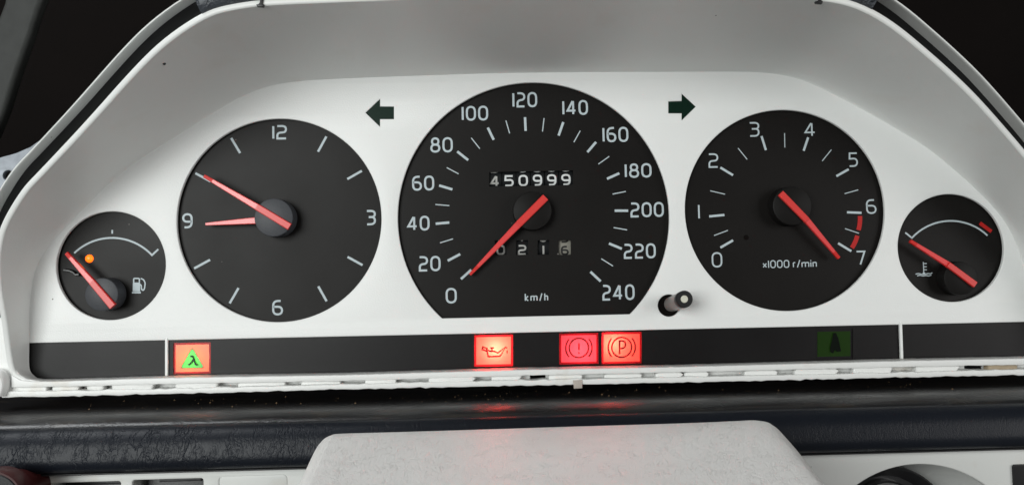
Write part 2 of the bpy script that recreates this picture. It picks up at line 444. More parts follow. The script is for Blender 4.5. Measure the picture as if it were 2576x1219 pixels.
# ------------------------------------------------------------------ the instrument cluster housing
YD = .0021                     # dial faces lie this far behind the front plate
YP = YD - .0001                # print on the dials
B_px = [(120, 957), (98, 952), (82, 940), (73, 922), (74, 860), (74, 790), (80, 716), (97, 660), (133, 606), (187, 550),
        (230, 506), (277, 460), (350, 402), (420, 358), (500, 308), (567, 267), (633, 232), (690, 214), (760, 204), (859, 198),
        (1075, 190), (1325, 183), (1717, 181), (1850, 181), (1930, 184), (2017, 200), (2117, 247), (2217, 302), (2290, 345), (2350, 385),
        (2440, 462), (2520, 545), (2560, 620), (2580, 700), (2590, 800), (2590, 895)]
L_px = [(95, 961), (66, 952), (47, 941), (36, 925), (27, 870), (18, 800), (6, 735), (1, 665), (7, 606), (24, 556),
        (67, 486), (105, 445), (200, 345), (270, 268), (345, 185), (420, 112), (517, 47), (583, 27), (667, 15), (800, 9),
        (1040, 0), (1325, -8), (1740, -10), (1900, -8), (2050, 1), (2150, 20), (2240, 70), (2320, 135), (2385, 192), (2450, 255),
        (2530, 345), (2600, 430), (2650, 520), (2690, 620), (2700, 740), (2690, 890)]

def lip_depth(v):
    t = max((957 - v) / 957, 0)
    return (7 + 55 * t ** 1.3) * MM

def catmull(pts, n=5):
    out = []
    for i in range(len(pts) - 1):
        p0, p1, p2, p3 = pts[max(i - 1, 0)], pts[i], pts[i + 1], pts[min(i + 2, len(pts) - 1)]
        for k in range(n):
            t = k / n
            out.append(.5 * ((2 * p1) + (p2 - p0) * t + (2 * p0 - 5 * p1 + 4 * p2 - p3) * t * t + (3 * p1 - p0 - 3 * p2 + p3) * t ** 3))
    out.append(pts[-1]); return out

def relax(pts, k=2):
    for _ in range(k):
        pts = [pts[0]] + [(pts[i - 1] + pts[i] * 2 + pts[i + 1]) / 4 for i in range(1, len(pts) - 1)] + [pts[-1]]
    return pts
Bw = relax(catmull([P(u, v, -.000008) for u, v in B_px]), 4)
Lw = relax(catmull([P(u, v, -lip_depth(v)) for u, v in L_px]), 4)
N = len(Bw)

cluster = empty('instrument_cluster', (0, 0, -.041))
tag(cluster, 'white painted car instrument cluster housing with deep hood around the gauges', 'instrument cluster')
def under(o, parent):          # keep world placement below an Empty that is not at the origin
    o.parent = parent; o.matrix_parent_inverse = parent.matrix_world.inverted(); return o
bpy.context.view_layer.update()

# hood: loft from the plate outline out to the lip
secs = 14; hv, hf = [], []
for i in range(N):
    b, l = Bw[i], Lw[i]
    u = i / (N - 1)
    f = .42 if (u < .42) else (.42 - (u - .42) / .12 * .38 if u < .54 else (.04 if u < .64 else min(.04 + (u - .64) / .08 * .4, .44)))
    c = Vector((b.x + (l.x - b.x) * f, b.y, b.z + (l.z - b.z) * f))
    for k in range(secs + 1):
        t = k / secs
        hv.append(b * (1 - t) ** 2 + c * 2 * t * (1 - t) + l * t * t)
for i in range(N - 1):
    for k in range(secs):
        a = i * (secs + 1) + k
        hf.append((a, a + 1, a + secs + 2, a + secs + 1))
under(mesh('hood', hv, hf, M['hood'], None, smooth=60), cluster)

inv = CM.inverted()
def to_px(p):
    q = inv @ Vector(p); return 1288 - F * q.x / q.z, 609.5 + F * q.y / q.z
best = min(hv, key=lambda p: (to_px(p)[0] - 406) ** 2 + (to_px(p)[1] - 160) ** 2)
cp = Vector(best) + (CM.translation - Vector(best)).normalized() * .0004
dv = (CM.translation - cp).normalized(); dx = Vector((1, 0, 0)); dx = (dx - dv * dx.dot(dv)).normalized(); dz = dv.cross(dx)
under(mesh('dark_speck', [cp + dx * (math.cos(k * .7) * .00062 * random.uniform(.75, 1.2)) + dz * (math.sin(k * .7) * .0005) for k in range(9)] + [cp + dv * .0002], [(k, (k + 1) % 9, 9) for k in range(9)], M['black']), cluster)  # small dark disc on the upper left of the hood
# rim: lip, groove and outer flange swept along the lip
prof = [(0, 0), (.2, .35), (.6, .5), (1.5, .5), (1.95, .3), (2.1, -.3), (2.15, -8), (2.1, -27), (2.3, -28), (15.6, -28), (15.7, -24), (15.2, -18), (14.3, -13), (13.5, -9.8), (13.1, -8.4), (13.2, -7.9), (13.6, -7.8), (13.9, -8.6), (15.6, -14), (15.9, -26)]
rv, rf = [], []
for i in range(N):
    t = (Lw[min(i + 1, N - 1)] - Lw[max(i - 1, 0)]); t.y = 0; t.normalize()
    n = Vector((-t.z, 0, t.x))
    for k, (a, d) in enumerate(prof):
        if i < 24 and k > 5: a, d = 2.0, -5 - .01 * k
        rv.append(Lw[i] + n * (a * MM) + Vector((0, -d * MM, 0)))
m_ = len(prof)
for i in range(N - 1):
    for k in range(m_ - 1):
        a = i * m_ + k; rf.append((a, a + 1, a + m_ + 1, a + m_))
under(mesh('rim', rv, rf, M['hood'], None, smooth=50), cluster)
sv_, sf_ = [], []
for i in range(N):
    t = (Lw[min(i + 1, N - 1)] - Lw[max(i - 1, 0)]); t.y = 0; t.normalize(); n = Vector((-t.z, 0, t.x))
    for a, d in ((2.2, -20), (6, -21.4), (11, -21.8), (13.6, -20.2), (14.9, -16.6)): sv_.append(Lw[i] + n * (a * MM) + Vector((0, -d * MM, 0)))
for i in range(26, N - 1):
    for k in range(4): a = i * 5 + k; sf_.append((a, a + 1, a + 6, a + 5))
under(mesh('groove_shade', sv_, sf_, M['black'], None, smooth=50), cluster)['label'] = 'dark strip added for the shade in the groove of the hood rim'  # dark strip standing in for the shadow deep in the groove

# front plate with the gauge openings
DIALS = dict(fuel=(279, 667.5, 137), clock=(702.5, 552.5, 256.5), tach=(1975.5, 527.5, 252), temp=(2393, 623, 134.5))
BV = .00035
holes = []
for k, (u, v, r) in DIALS.items():
    x, z, rr = circ(u, v, r); holes.append(ring(x, z, rr + BV, 128))
sx, sz, sr = circ(1343.5, 546, 341.5)
cl = P(1115, 798); cr_ = P(1582, 788)
a0 = math.atan2(cl.z - sz, cl.x - sx); a1 = math.atan2(cr_.z - sz, cr_.x - sx)
def speedo_outline(r):
    pts = []
    span = (a1 - a0) % (2 * math.pi)           # counter-clockwise from left corner to right corner goes below; take the other way
    start, sweep = a0, -(2 * math.pi - span)
    for k in range(121):
        a = start + sweep * k / 120
        pts.append((sx + r * math.cos(a), sz + r * math.sin(a)))
    return pts
holes.append(speedo_outline(sr + BV))
AL = [T10(*p) for p in ((172, 850), (298, 730), (298, 797), (403, 797), (403, 905), (298, 905), (298, 972))]
AR = [(1754, 268), (1713, 230), (1713, 252), (1679.5, 253), (1679.5, 287), (1713, 287), (1713, 308)]
holes += [pxs(AL), pxs(AR)]
kx, kz, kr = circ(1683, 768, 30); holes.append(ring(kx, kz, kr, 40))
inner = [(p.x, p.z) for p in Bw]
# the plate goes a little under the hood wall
def grow(pts, d):
    out = []
    for i, p in enumerate(pts):
        a, b = Vector(pts[max(i - 1, 0)]), Vector(pts[min(i + 1, len(pts) - 1)])
        t = (b - a).normalized(); out.append((p[0] - t.y * d, p[1] + t.x * d))
    return out
gi = [i for i in range(N) if 4 * 5 <= i]
zmin = P(2590, 812).z
top = [p for p in grow([inner[i] for i in gi], .0012) if p[0] < 0 or p[1] > zmin]
q0 = P(60, 860); q1 = P(2610, 806)
outline = [(q0.x, q0.z)] + top[1:] + [(q1.x, q1.z)] + [(P(u, 860 - (u - 75) * .0212).x, P(u, 860 - (u - 75) * .0212).z) for u in (2260, 1700, 1200, 700, 300)]
under(plate('front_plate', outline, holes, 0, .0016, M['white'], None, bevel=BV), cluster)

# warning strip: three black panels with white dividers between them
def strip_top(u): return 861.5 - (u - 75) * .0219
def strip_bot(u): return 960 - (u - 120) * .0229
WL = dict(lam=(439.5, 864.5, 526.5, 936), oil=(1196.5, 845, 1287, 917.5), brake=(1410.5, 841, 1502, 911.5), park=(1517, 838, 1611, 910.5), belt=(2055.5, 831.5, 2142, 897.5))
def lamp_rect(k, y=0, g=0):
    u0, v0, u1, v1 = WL[k]
    return pxs([(u0 - g, v0 - g + .9), (u1 + g, v0 - g - .9), (u1 + g, v1 + g - .9), (u0 - g, v1 + g + .9)], y)
YS = .0006
def panel(u0, u1, names, corner=False):
    us = [u0 + (u1 - u0) * k / 8 for k in range(9)]
    if corner:
        pts = [(120, 962), (98, 955), (80, 942), (71, 922), (72, strip_top(72) - 3)] + [(u, strip_top(u) - 4) for u in us[1:]] + [(u, strip_bot(u) + 3) for u in us[:0:-1]]
    else:
        pts = [(u, strip_top(u) - 4) for u in us] + [(u, strip_bot(u) + 3) for u in us[::-1]]
    return under(plate('warning_panel', pxs(pts, YS), [lamp_rect(n, YS, 3.6) for n in names], YS, .001, M['strip'], None), cluster)
panel(72, 416, (), True)
panel(420.5, 2265, WL.keys())
panel(2270.5, 2610, ())
for u in (418.2, 2267.5):
    v0, v1 = strip_top(u) - 3, strip_bot(u) + 2
    lean = 0 if u < 1000 else 4
    q = pxs([(u - 2.6 - lean * .3, v0), (u + 2.6 - lean * .3, v0), (u + 2.6 + lean * .6, v1), (u - 2.6 + lean * .6, v1)], -.0003)
    under(plate('divider', q, [], -.0003, .0016, M['white'], None, bevel=.0001), cluster)

# bottom ledge: upper rail, recessed back, lower lip, snapped-off clips
def poly_between(top_pts, bot_pts, y, jt=0, jb=0):
    rnd = random.Random(3)
    def dens(pts, j):
        out = []
        for (a, b), (c, d) in zip(pts[:-1], pts[1:]):
            n = max(int((c - a) / 14), 1)
            for k in range(n):
                t = k / n
                out.append((a + (c - a) * t, b + (d - b) * t + (rnd.uniform(-j, j) if rnd.random() < .7 else rnd.uniform(-2.2 * j, 2.2 * j))))
        out.append(pts[-1]); return out
    return pxs(dens(top_pts, jt), y) + pxs(dens(bot_pts, jb), y)[::-1]
ledge = []
YL = -.0085
railT = [(30, 946), (50, 957), (77, 961), (120, 961), (417, 951.5), (859, 944.5), (1325, 931), (1717, 924), (2267, 909), (2620, 902)]
railB = [(30, 972), (113, 971), (500, 962), (859, 956), (1325, 942), (1717, 934), (2267, 921), (2620, 914)]
lipT = [(6, 986), (113, 985), (500, 977), (859, 968), (1325, 957), (1717, 950), (2267, 938), (2620, 929)]
lipB = [(6, 997), (113, 995), (500, 986.5), (859, 977), (1325, 967), (1717, 960), (2267, 947), (2620, 940)]
under(plate('ledge_rail', poly_between(railT, railB, YL, .25, .5), [], YL, .0085, M['ledge'], None, bevel=.00025), cluster)
bT = [(u, v - 3) for u, v in railB]; bB = [(u, v + 3) for u, v in lipT]
slots_px = [(*T02(630, 457), *T02(792, 506)), (*T12(1423, 384), *T12(1541, 436)), (*T22(2125, 317), *T22(2262, 353))]
under(plate('ledge_back', poly_between(bT, bB, YL + .005), [pxs([(a, b), (c, b - 1), (c, d - 1), (a, d)], YL + .005) for a, b, c, d in slots_px], YL + .005, .001, M['ledge'], None), cluster)
under(plate('ledge_lip', poly_between(lipT, lipB, YL - .0006, .9, 1.0), [], YL - .0006, .006, M['ledge'], None, bevel=.0003), cluster)
# flat end of the ledge on the left, with the loop of its screw boss
under(plate('ledge_end', pxs([(-8, 800), (16, 800), (25, 870), (34, 925), (47, 943), (66, 955), (114, 962), (114, 990), (-2, 992), (-14, 940)], YL + .0012), [], YL + .0012, .004, M['ledge'], None, bevel=.0003), cluster)
sv, sf = [], []
path = [P(u, v, YL - .001) for u, v in ((-16, 931), (-4, 932), (6, 938), (13, 950), (15, 966), (12, 982), (8, 994))]
path = catmull(path, 4)
for i, p in enumerate(path):
    t = (path[min(i + 1, len(path) - 1)] - path[max(i - 1, 0)]).normalized(); n = Vector((-t.z, 0, t.x))
    for k in range(8):
        a = k * math.pi / 4
        sv.append(p + n * (math.cos(a) * .00085) + Vector((0, math.sin(a) * .0022, 0)))
for i in range(len(path) - 1):
    for k in range(8):
        sf.append((i * 8 + k, i * 8 + (k + 1) % 8, i * 8 + 8 + (k + 1) % 8, i * 8 + 8 + k))
under(mesh('screw_boss', sv, sf, M['ledge'], None, smooth=60), cluster)
clips = [(T02, 395, 472, 592, 512), (T02, 660, 462, 782, 498), (T02, 840, 444, 1180, 503), (T02, 1320, 440, 1660, 497), (T02, 1790, 438, 2165, 493), (T02, 2270, 432, 2600, 482),
         (T12, 180, 418, 412, 466), (T12, 655, 402, 1027, 446), (T12, 1135, 391, 1367, 432), (T12, 1565, 386, 1850, 428), (T12, 1985, 379, 2280, 420), (T12, 2375, 374, 2600, 414),
         (T22, 20, 370, 205, 412), (T22, 470, 358, 720, 402), (T22, 845, 347, 1195, 390), (T22, 1290, 324, 1600, 380), (T22, 1760, 318, 2118, 366), (T22, 2310, 316, 2552, 352)]
for n, (t, x0, y0, x1, y1) in enumerate(clips):
    rnd = random.Random(n * 5 + 1)
    a, b = t(x0, y0); c, d = t(x1, y1)
    a, c = a + (c - a) * .04, c - (c - a) * rnd.uniform(.05, .16); b += rnd.uniform(0, 2.2)
    d -= 1.2; sag = (c - a) * .022
    wv = rnd.uniform(.8, 2.2)
    pts = [(a, b + sag + 2.5), (a + 3, b + sag + .6), (a + (c - a) * .3, b + sag - .3 - wv * .6), (a + (c - a) * .6, b + sag * .5 - wv * .5), (c - 4, b + rnd.uniform(0, 1)), (c, b + 3),
           (c - rnd.uniform(0, 10), d - 1.2), (c - (c - a) * .3, d + .2), (a + (c - a) * .4, d + sag * .7), (a + rnd.uniform(3, 14), d + sag * .7), (a, d + sag - 2)]
    yf = YL + rnd.uniform(.0002, .0022)
    under(plate('clip', pxs(pts, yf), [], yf, .0035, M['tan'] if n == 17 else M['ledge'], None, bevel=.0006, smooth=70), cluster)
# hanging bulb holder below the ledge
a = pxs([(1444, 958), (1463, 957), (1463, 974), (1446, 975)], YL - .0012)
under(plate('bulb_holder_tab', a, [], YL - .0012, .002, M['lead'], None, bevel=.0003), cluster)

# ------------------------------------------------------------------ gauges
def dial_plate(parent, outline, cut=()):
    return plate('dial_face', outline, cut, YD, .0006, M['dial'], parent)

def tick(parent, t, p, q, wpx, mat='print', name='tick_mark', y=YP):
    a, b = P(*t(*p), y), P(*t(*q), y)
    return Ink().stroke([(a.x, a.z), (b.x, b.z)], wpx * .0001532).build(name, y, M[mat], parent)

def numeral(parent, t, text, x0, y0, x1, y1, sw=5.0, y=YP, mat='print', gap=.14, name='numeral'):
    bx = box_px(t, x0, y0, x1, y1, y)
    return write(Ink(), text, *bx, sw * .0001532, gap).build(name, y, M[mat], parent)

def arc_px(t, p, q, r, n=24):
    """circle through three tile points, as picture pixels from p to r through q"""
    (ax, ay), (bx, by), (cx, cy) = t(*p), t(*q), t(*r)
    d = 2 * (ax * (by - cy) + bx * (cy - ay) + cx * (ay - by))
    ux = ((ax * ax + ay * ay) * (by - cy) + (bx * bx + by * by) * (cy - ay) + (cx * cx + cy * cy) * (ay - by)) / d
    uy = ((ax * ax + ay * ay) * (cx - bx) + (bx * bx + by * by) * (ax - cx) + (cx * cx + cy * cy) * (bx - ax)) / d
    R0 = math.hypot(ax - ux, ay - uy); A, C = math.atan2(ay - uy, ax - ux), math.atan2(cy - uy, cx - ux)
    if C < A: C += 2 * math.pi
    return [(ux + R0 * math.cos(A + (C - A) * k / n), uy + R0 * math.sin(A + (C - A) * k / n)) for k in range(n + 1)]

def hub(parent, u, v, r, y_top, mat='hub'):
    x, z, rr = circ(u, v, r, y_top)
    n = 64; vv, ff = [], []
    rows = [(rr + .0001, YD - .0004), (rr, y_top + .0005), (rr - .00012, y_top + .00015), (rr - .0004, y_top)]
    for rad, y in rows:
        vv += [(x + rad * math.cos(2 * math.pi * k / n), y, z + rad * math.sin(2 * math.pi * k / n)) for k in range(n)]
    for j in range(len(rows) - 1):
        for k in range(n):
            ff.append((j * n + k, j * n + (k + 1) % n, j * n + n + (k + 1) % n, j * n + n + k))
    ff.append(tuple((len(rows) - 1) * n + k for k in range(n)))
    return mesh('hub', vv, ff, M[mat], parent, smooth=30)

def bar3(name, p, q, wp, wq, yp, yq, th, mat, parent, crown=.25):
    """tapering bar between two pixels; p end at depth yp, q end at yq, with slightly chamfered top edges"""
    a, b = P(*p, yp), P(*q, yq)
    d = Vector((b.x - a.x, 0, b.z - a.z)).normalized(); n = Vector((-d.z, 0, d.x))
    vv = []
    for c, w_, y in ((a, wp, yp), (b, wq, yq)):
        h = w_ * .0001532 / 2; ch = min(.00025, h * crown)
        for off, dy in ((-h, th), (-h, ch * .8), (-h + ch, 0), (h - ch, 0), (h, ch * .8), (h, th)):
            vv.append((c.x + n.x * off, y + dy, c.z + n.z * off))
    ff = [tuple(range(6)), tuple(range(11, 5, -1))] + [(k, (k + 1) % 6, 6 + (k + 1) % 6, 6 + k) for k in range(6)]
    return mesh(name, vv, ff, M[mat], parent)

def needle(parent, tail, edge, tip, wt, we, wtip, y_top, y_tip, tipcut=None):
    ed = (edge[0], edge[1])
    cut = (tip[0] + (edge[0] - tip[0]) * .16, tip[1] + (edge[1] - tip[1]) * .16)
    yc = y_tip + (y_top - .0002 - y_tip) * .16; wc = wtip + (we - wtip) * .16
    nb = bar3('needle', edge, cut, we, wc, y_top - .0002, yc, .0012, 'needle', parent)
    bar3('needle_tip', cut, tip, wc, wtip, yc, y_tip, .0011, 'needle_tip', nb)
    bar3('needle_tail', tail, ed, wt, we + .6, y_top - .0011, y_top - .0009, .0014, 'needle_cap', nb)
    return nb

# --- clock
u, v, r = DIALS['clock']; x, z, rr = circ(u, v, r + 3, YD)
clock = tag(empty('clock', (x, YD, z)), 'black clock dial numbered 12, 3, 6, 9 with two red hands', 'clock')
bpy.context.view_layer.update()
def keep(root):               # children were built in world space under a root placed at its base
    root.matrix_world; bpy.context.view_layer.update()
    for c in root.children: c.matrix_parent_inverse = root.matrix_world.inverted()
f = dial_plate(clock, ring(x, z, rr + .001, 96))
for t, p, q in ((T00, (2463, 1030), (2400, 1145)), (T00, (1745, 1042), (1812, 1155)), (T01, (1475, 88), (1590, 150)), (T01, (1465, 805), (1585, 740)),
                (T01, (1733, 1068), (1800, 952)), (T01, (2402, 940), (2465, 1052)), (T11, (155, 70), (45, 132)), (T11, (47, 718), (160, 780))):
    tick(f, t, p, q, 5.8)
numeral(f, T00, '12', 2053, 944, 2166, 1053, 5.2, gap=.10)
numeral(f, T01, '9', 1375, 389, 1454, 503, 5.2)
numeral(f, T01, '6', 2054, 1042, 2136, 1159, 5.2)
numeral(f, T11, '3', 186, 364, 261, 480, 5.2)
bar3('hour_hand', T01(1935, 443), T01(1550, 471), 17, 6.5, -.0028, -.0018, .0011, 'needle', clock)
hub(clock, 688, 546.7, 48.5, -.0046)
needle(clock, T01(2183, 490), T01(1935, 340), T01(1538, 108), 17, 15.5, 8, -.0046, -.0040)
keep(clock)

# --- speedometer
sp = tag(empty('speedometer', (sx, YD, sz)), 'large black speedometer dial marked 0 to 240 km/h with red needle at zero', 'speedometer')
def zoomA(X, Y): return ((1880 + X / 3.0477) / 1.56522, (640 + Y / 3.0477) / 1.56522)
odo = [(*zoomA(141, 103), *zoomA(1146, 277))]
trip = [(*zoomA(a, 930), *zoomA(b, 1104)) for a, b in ((208, 349), (465, 606), (722, 860), (975, 1120))]
cuts = [pxs([(a, b + 2.2), (c, b - 2.2), (c, d - 2.2), (a, d + 2.2)], YD) for a, b, c, d in odo] + [pxs([(a, b + .4), (c, b - .4), (c, d - .4), (a, d + .4)], YD) for a, b, c, d in trip]
f = dial_plate(sp, speedo_outline(sr + .0014), cuts)
major = [(T10, (875, 1143), (957, 1208)), (T10, (1105, 963), (1150, 1055)), (T10, (1386, 885), (1391, 988)), (T10, (1675, 922), (1640, 1023)), (T10, (1922, 1072), (1857, 1148)),
         (T11, (2098, 88), (2005, 130)), (T11, (2165, 370), (2063, 370)), (T11, (2117, 657), (2020, 617)), (T11, (1957, 902), (1880, 830)),
         (T11, (738, 180), (838, 210)), (T11, (712, 468), (815, 459)), (T11, (803, 747), (897, 697)), (T11, (903, 885), (980, 815))]
minor = [(T10, (980, 1040), (1045, 1122)), (T10, (1242, 910), (1270, 1007)), (T10, (1530, 892), (1518, 993)), (T10, (1803, 987), (1755, 1073)), (T10, (2022, 1180), (1940, 1238)),
         (T11, (2147, 225), (2047, 245)), (T11, (2157, 515), (2055, 497)), (T11, (2050, 787), (1962, 732)), (T11, (795, 45), (885, 93)), (T11, (710, 323), (815, 332)), (T11, (745, 612), (843, 582))]
for a in major: tick(f, *a, 6.2)
for a in minor: tick(f, *a, 2.6)
for t, s, x0, y0, x1, y1 in ((T10, '80', 671, 1036, 841, 1151), (T10, '100', 908, 799, 1108, 911), (T10, '120', 1291, 696, 1478, 811), (T10, '140', 1668, 756, 1861, 869), (T10, '160', 1971, 958, 2166, 1073),
                             (T11, '180', 2138, 13, 2341, 122), (T11, '60', 534, 106, 701, 219), (T11, '40', 496, 409, 666, 521), (T11, '20', 584, 711, 749, 827), (T11, '0', 787, 951, 871, 1069),
                             (T11, '200', 2181, 306, 2434, 419), (T11, '220', 2131, 617, 2373, 731), (T11, '240', 1969, 926, 2213, 1045)):
    numeral(f, t, s, x0, y0, x1, y1, 5.2)
numeral(f, T11, 'km/h', 1384, 990, 1561, 1051, 3.0, name='unit_print', gap=.2)

def drum(parent, uc, wpx, chars, v0, v1, dig, back='drum', digmat='digit', dig_h=None):
    """one number wheel: part of a cylinder about a horizontal axis with its digits wrapped round it"""
    Y0 = YD + .0011; RR = .0075
    vm = (v0 + v1) / 2
    c = P(uc, vm, Y0); hw = wpx * .5 * .0001532
    n = 14; vv, ff = [], []
    for k in range(n + 1):
        a = R(-60 + 120 * k / n)
        for sgn in (-1, 1): vv.append((c.x + sgn * hw, Y0 + RR - RR * math.cos(a), c.z + RR * math.sin(a)))
    for k in range(n): ff.append((2 * k, 2 * k + 1, 2 * k + 3, 2 * k + 2))
    o = mesh('number_wheel', vv, ff, M[back], parent, smooth=60)
    for ch, zc, h, sw, dw in dig:
        cz = (vm - zc) * .0001532; hh = h * .0001532; ww = dw * .0001532
        ik = write(Ink(.0003), ch, -ww / 2, cz - hh / 2, ww / 2, cz + hh / 2, sw * .0001532)
        def bend(p, d):
            a = max(min(p.y / RR, 1.05), -1.05)
            return (c.x + p.x, Y0 + RR - (RR + .00006 + d) * math.cos(a), c.z + (RR + .00006 + d) * math.sin(a))
        ik.build('digit', 0, M[digmat], o, bend)
    return o
od = mesh('odometer_well', [P(*p, YD + .004) for p in (zoomA(100, 60), zoomA(1190, 60), zoomA(1190, 320), zoomA(100, 320))], [(0, 1, 2, 3)], M['cavity'], sp, recalc=False)
for k, (ch, prev) in enumerate((('4', '3'), ('5', '4'), ('0', '9'), ('9', '8'), ('9', '8'), ('9', '8'))):
    uc, vc = zoomA(207 + k * 170.8, 215 - k * 3.5)
    _, va = zoomA(0, 104 - k * 3); _, vb = zoomA(0, 277 - k * 2.2)
    d = drum(sp, uc, 34.5, '', va, vb, [(ch, vc + 1.5, 29, 4.8, 24), (prev, vc - 34, 29, 4.8, 24)], digmat='digit_grey' if k == 0 else 'digit')
for k, (ch, prev) in enumerate((('0', '9'), ('2', '1'), ('1', '0'), ('6', '5'))):
    uc = (trip[k][0] + trip[k][2]) / 2; v0, v1 = trip[k][1], trip[k][3]
    if k < 3:
        drum(sp, uc, 29.5, '', v0, v1, [(ch, v0 + 24.5, 26, 4.6, 22 if ch != '1' else 5), (prev, v0 - 9, 26, 4.6, 20)], digmat='digit_grey')
    else:
        drum(sp, uc, 31, '', v0, v1, [(ch, v0 + 26, 24, 4.6, 20), (prev, v0 - 6, 24, 4.6, 20)], back='drum_white', digmat='digit_black')
mesh('trip_well', [P(*p, YD + .004) for p in (zoomA(180, 890), zoomA(1150, 890), zoomA(1150, 1140), zoomA(180, 1140))], [(0, 1, 2, 3)], M['cavity'], sp, recalc=False)
hub(sp, 1339.3, 529.7, 48.5, -.0030, 'hub_shaded')
needle(sp, T11(1542, 268), T11(1338, 471), T11(970, 852), 18.5, 17, 7, -.0030, -.0014)
keep(sp)

# --- tachometer
u, v, r = DIALS['tach']; x, z, rr = circ(u, v, r + 3, YD)
ta = tag(empty('tachometer', (x, YD, z)), 'black rev counter dial marked 0 to 7 with red needle pointing lower right', 'tachometer')
f = dial_plate(ta, ring(x, z, rr + .001, 96))
for a in ((T20, (595, 1027), (628, 1133)), (T20, (947, 1037), (913, 1138)), (T21, (285, 45), (380, 103)), (T21, (200, 413), (315, 402)), (T21, (285, 648), (380, 593)),
          (T21, (1253, 58), (1160, 110)), (T21, (1240, 382), (1350, 386)), (T21, (1173, 615), (1273, 675))): tick(f, *a, 5.8)
for a in ((T20, (769, 1005), (771, 1113)), (T20, (1122, 1130), (1053, 1215)), (T20, (418, 1118), (487, 1203)), (T21, (208, 220), (320, 246)), (T21, (237, 557), (342, 518)),
          (T21, (1325, 213), (1222, 242)), (T21, (1225, 505), (1330, 540))): tick(f, *a, 2.3)
for t, s, x0, y0, x1, y1 in ((T20, '3', 502, 921, 579, 1032), (T20, '4', 917, 924, 1001, 1031), (T20, '5', 1252, 1150, 1322, 1259), (T20, '2', 194, 1157, 269, 1266), (T21, '1', 116, 321, 129, 434),
                             (T21, '0', 219, 682, 299, 798), (T21, '6', 1384, 284, 1462, 394), (T21, '7', 1308, 671, 1381, 781)):
    numeral(f, t, s, x0, y0, x1, y1, 4.2)
numeral(f, T21, 'x1000 r/min', 603, 740, 1011, 800, 2.7, name='unit_print', gap=.12)
for p, m, q in (((1338, 410), (1337, 462), (1327, 516)), ((1318, 558), (1302, 605), (1277, 650))):
    Ink().stroke(pxs(arc_px(T21, p, m, q, 6), YP), 11.5 * .0001532).build('red_zone', YP, M['red_print'], f)
x2, z2, r2 = circ(*T21(480, 572), 6.5, YP); Ink().fill(ring(x2, z2, r2, 20)).build('pin_hole', YP, M['cavity'], f)
hub(ta, 1993.3, 517.3, 49, -.0034, 'hub_shaded')
needle(ta, T21(742, 237), T21(941, 441), T21(1183, 727), 17, 15, 8, -.0034, -.0022)
keep(ta)

# --- fuel gauge
u, v, r = DIALS['fuel']; x, z, rr = circ(u, v, r + 2, YD)
fu = tag(empty('fuel_gauge', (x, YD, z)), 'small round fuel gauge with pump symbol and glowing orange low fuel lamp', 'gauge')
f = dial_plate(fu, ring(x, z, rr + .001, 80))
tick(f, T01, (847, 515), (847, 543), 4.2)
pp = arc_px(T01, (560, 690), (862, 575), (1147, 705)) + [T01(1195, 660)]
Ink().stroke(pxs(pp, YP), 4.6 * .0001532).build('scale_arc', YP, M['print'], f)
def icon(t, polys, width, y, mat, parent, name='symbol', fills=()):
    ik = Ink()
    for closed, pts in polys:
        q = pxs([t(*p[:2]) for p in pts], y)
        q = [(a[0], a[1], (p[2] * .0001532 / 3) if len(p) > 2 else 0) for a, p in zip(q, pts)]
        ik.stroke(round_path(q, closed), width * .0001532, closed)
    for pts in fills: ik.fill(pxs([t(*p) for p in pts], y))
    return ik.build(name, y, M[mat], parent)
icon(T01, [(True, [(1009, 880, 8), (1052, 880, 8), (1052, 916), (1009, 916)]), (False, [(1062, 880), (1085, 890, 10), (1096, 915, 10), (1090, 960, 10), (1080, 972, 10), (1068, 962, 8), (1066, 930, 8), (1056, 925)])], 3.2, YP, 'print', f, 'pump_symbol',
     fills=[[(1002, 918), (1058, 918), (1058, 978), (1002, 978)], [(997, 981), (1063, 981), (1063, 993), (997, 993)]])
# pointer stop and lamp
sp_ = [P(*T01(*p), YD - .0012) for p in ((483, 816), (530, 824), (556, 836), (572, 852), (598, 850))]
vv, ff = [], []
for i, p in enumerate(sp_):
    for k in range(6):
        a = k * math.pi / 3; vv.append((p.x, p.y + .0006 * math.sin(a), p.z + .00055 * math.cos(a)))
for i in range(len(sp_) - 1):
    for k in range(6): ff.append((i * 6 + k, i * 6 + (k + 1) % 6, i * 6 + 6 + (k + 1) % 6, i * 6 + 6 + k))
ff += [tuple(range(6)), tuple(range((len(sp_) - 1) * 6, len(sp_) * 6))]
mesh('pointer_stop', vv, ff, M['black'], fu, smooth=50)
x2, z2, r2 = circ(*T01(672, 731), 10.5, YD - .0003)
vv, ff = [(x2, YD - .0010, z2)], []
for j, (fr, dy) in enumerate(((.5, -.0009), (.85, -.0005), (1, .0002))):
    vv += [(x2 + r2 * fr * math.cos(k * math.pi / 12), YD + dy, z2 + r2 * fr * math.sin(k * math.pi / 12)) for k in range(24)]
for k in range(24):
    ff.append((0, 1 + k, 1 + (k + 1) % 24))
    for j in range(2): ff.append((1 + j * 24 + k, 25 + j * 24 + k, 25 + j * 24 + (k + 1) % 24, 1 + j * 24 + (k + 1) % 24))
mesh('low_fuel_lamp', vv, ff, glow('lamp_orange', (1.0, .115, .004), 2.4), fu, smooth=80)['label'] = 'glowing orange low fuel lamp'
hub(fu, 255, 740, 42, -.0046)
needle(fu, T01(847, 1092), T01(688, 905), T01(497, 690), 17.5, 15, 9, -.0046, -.0036)
keep(fu)

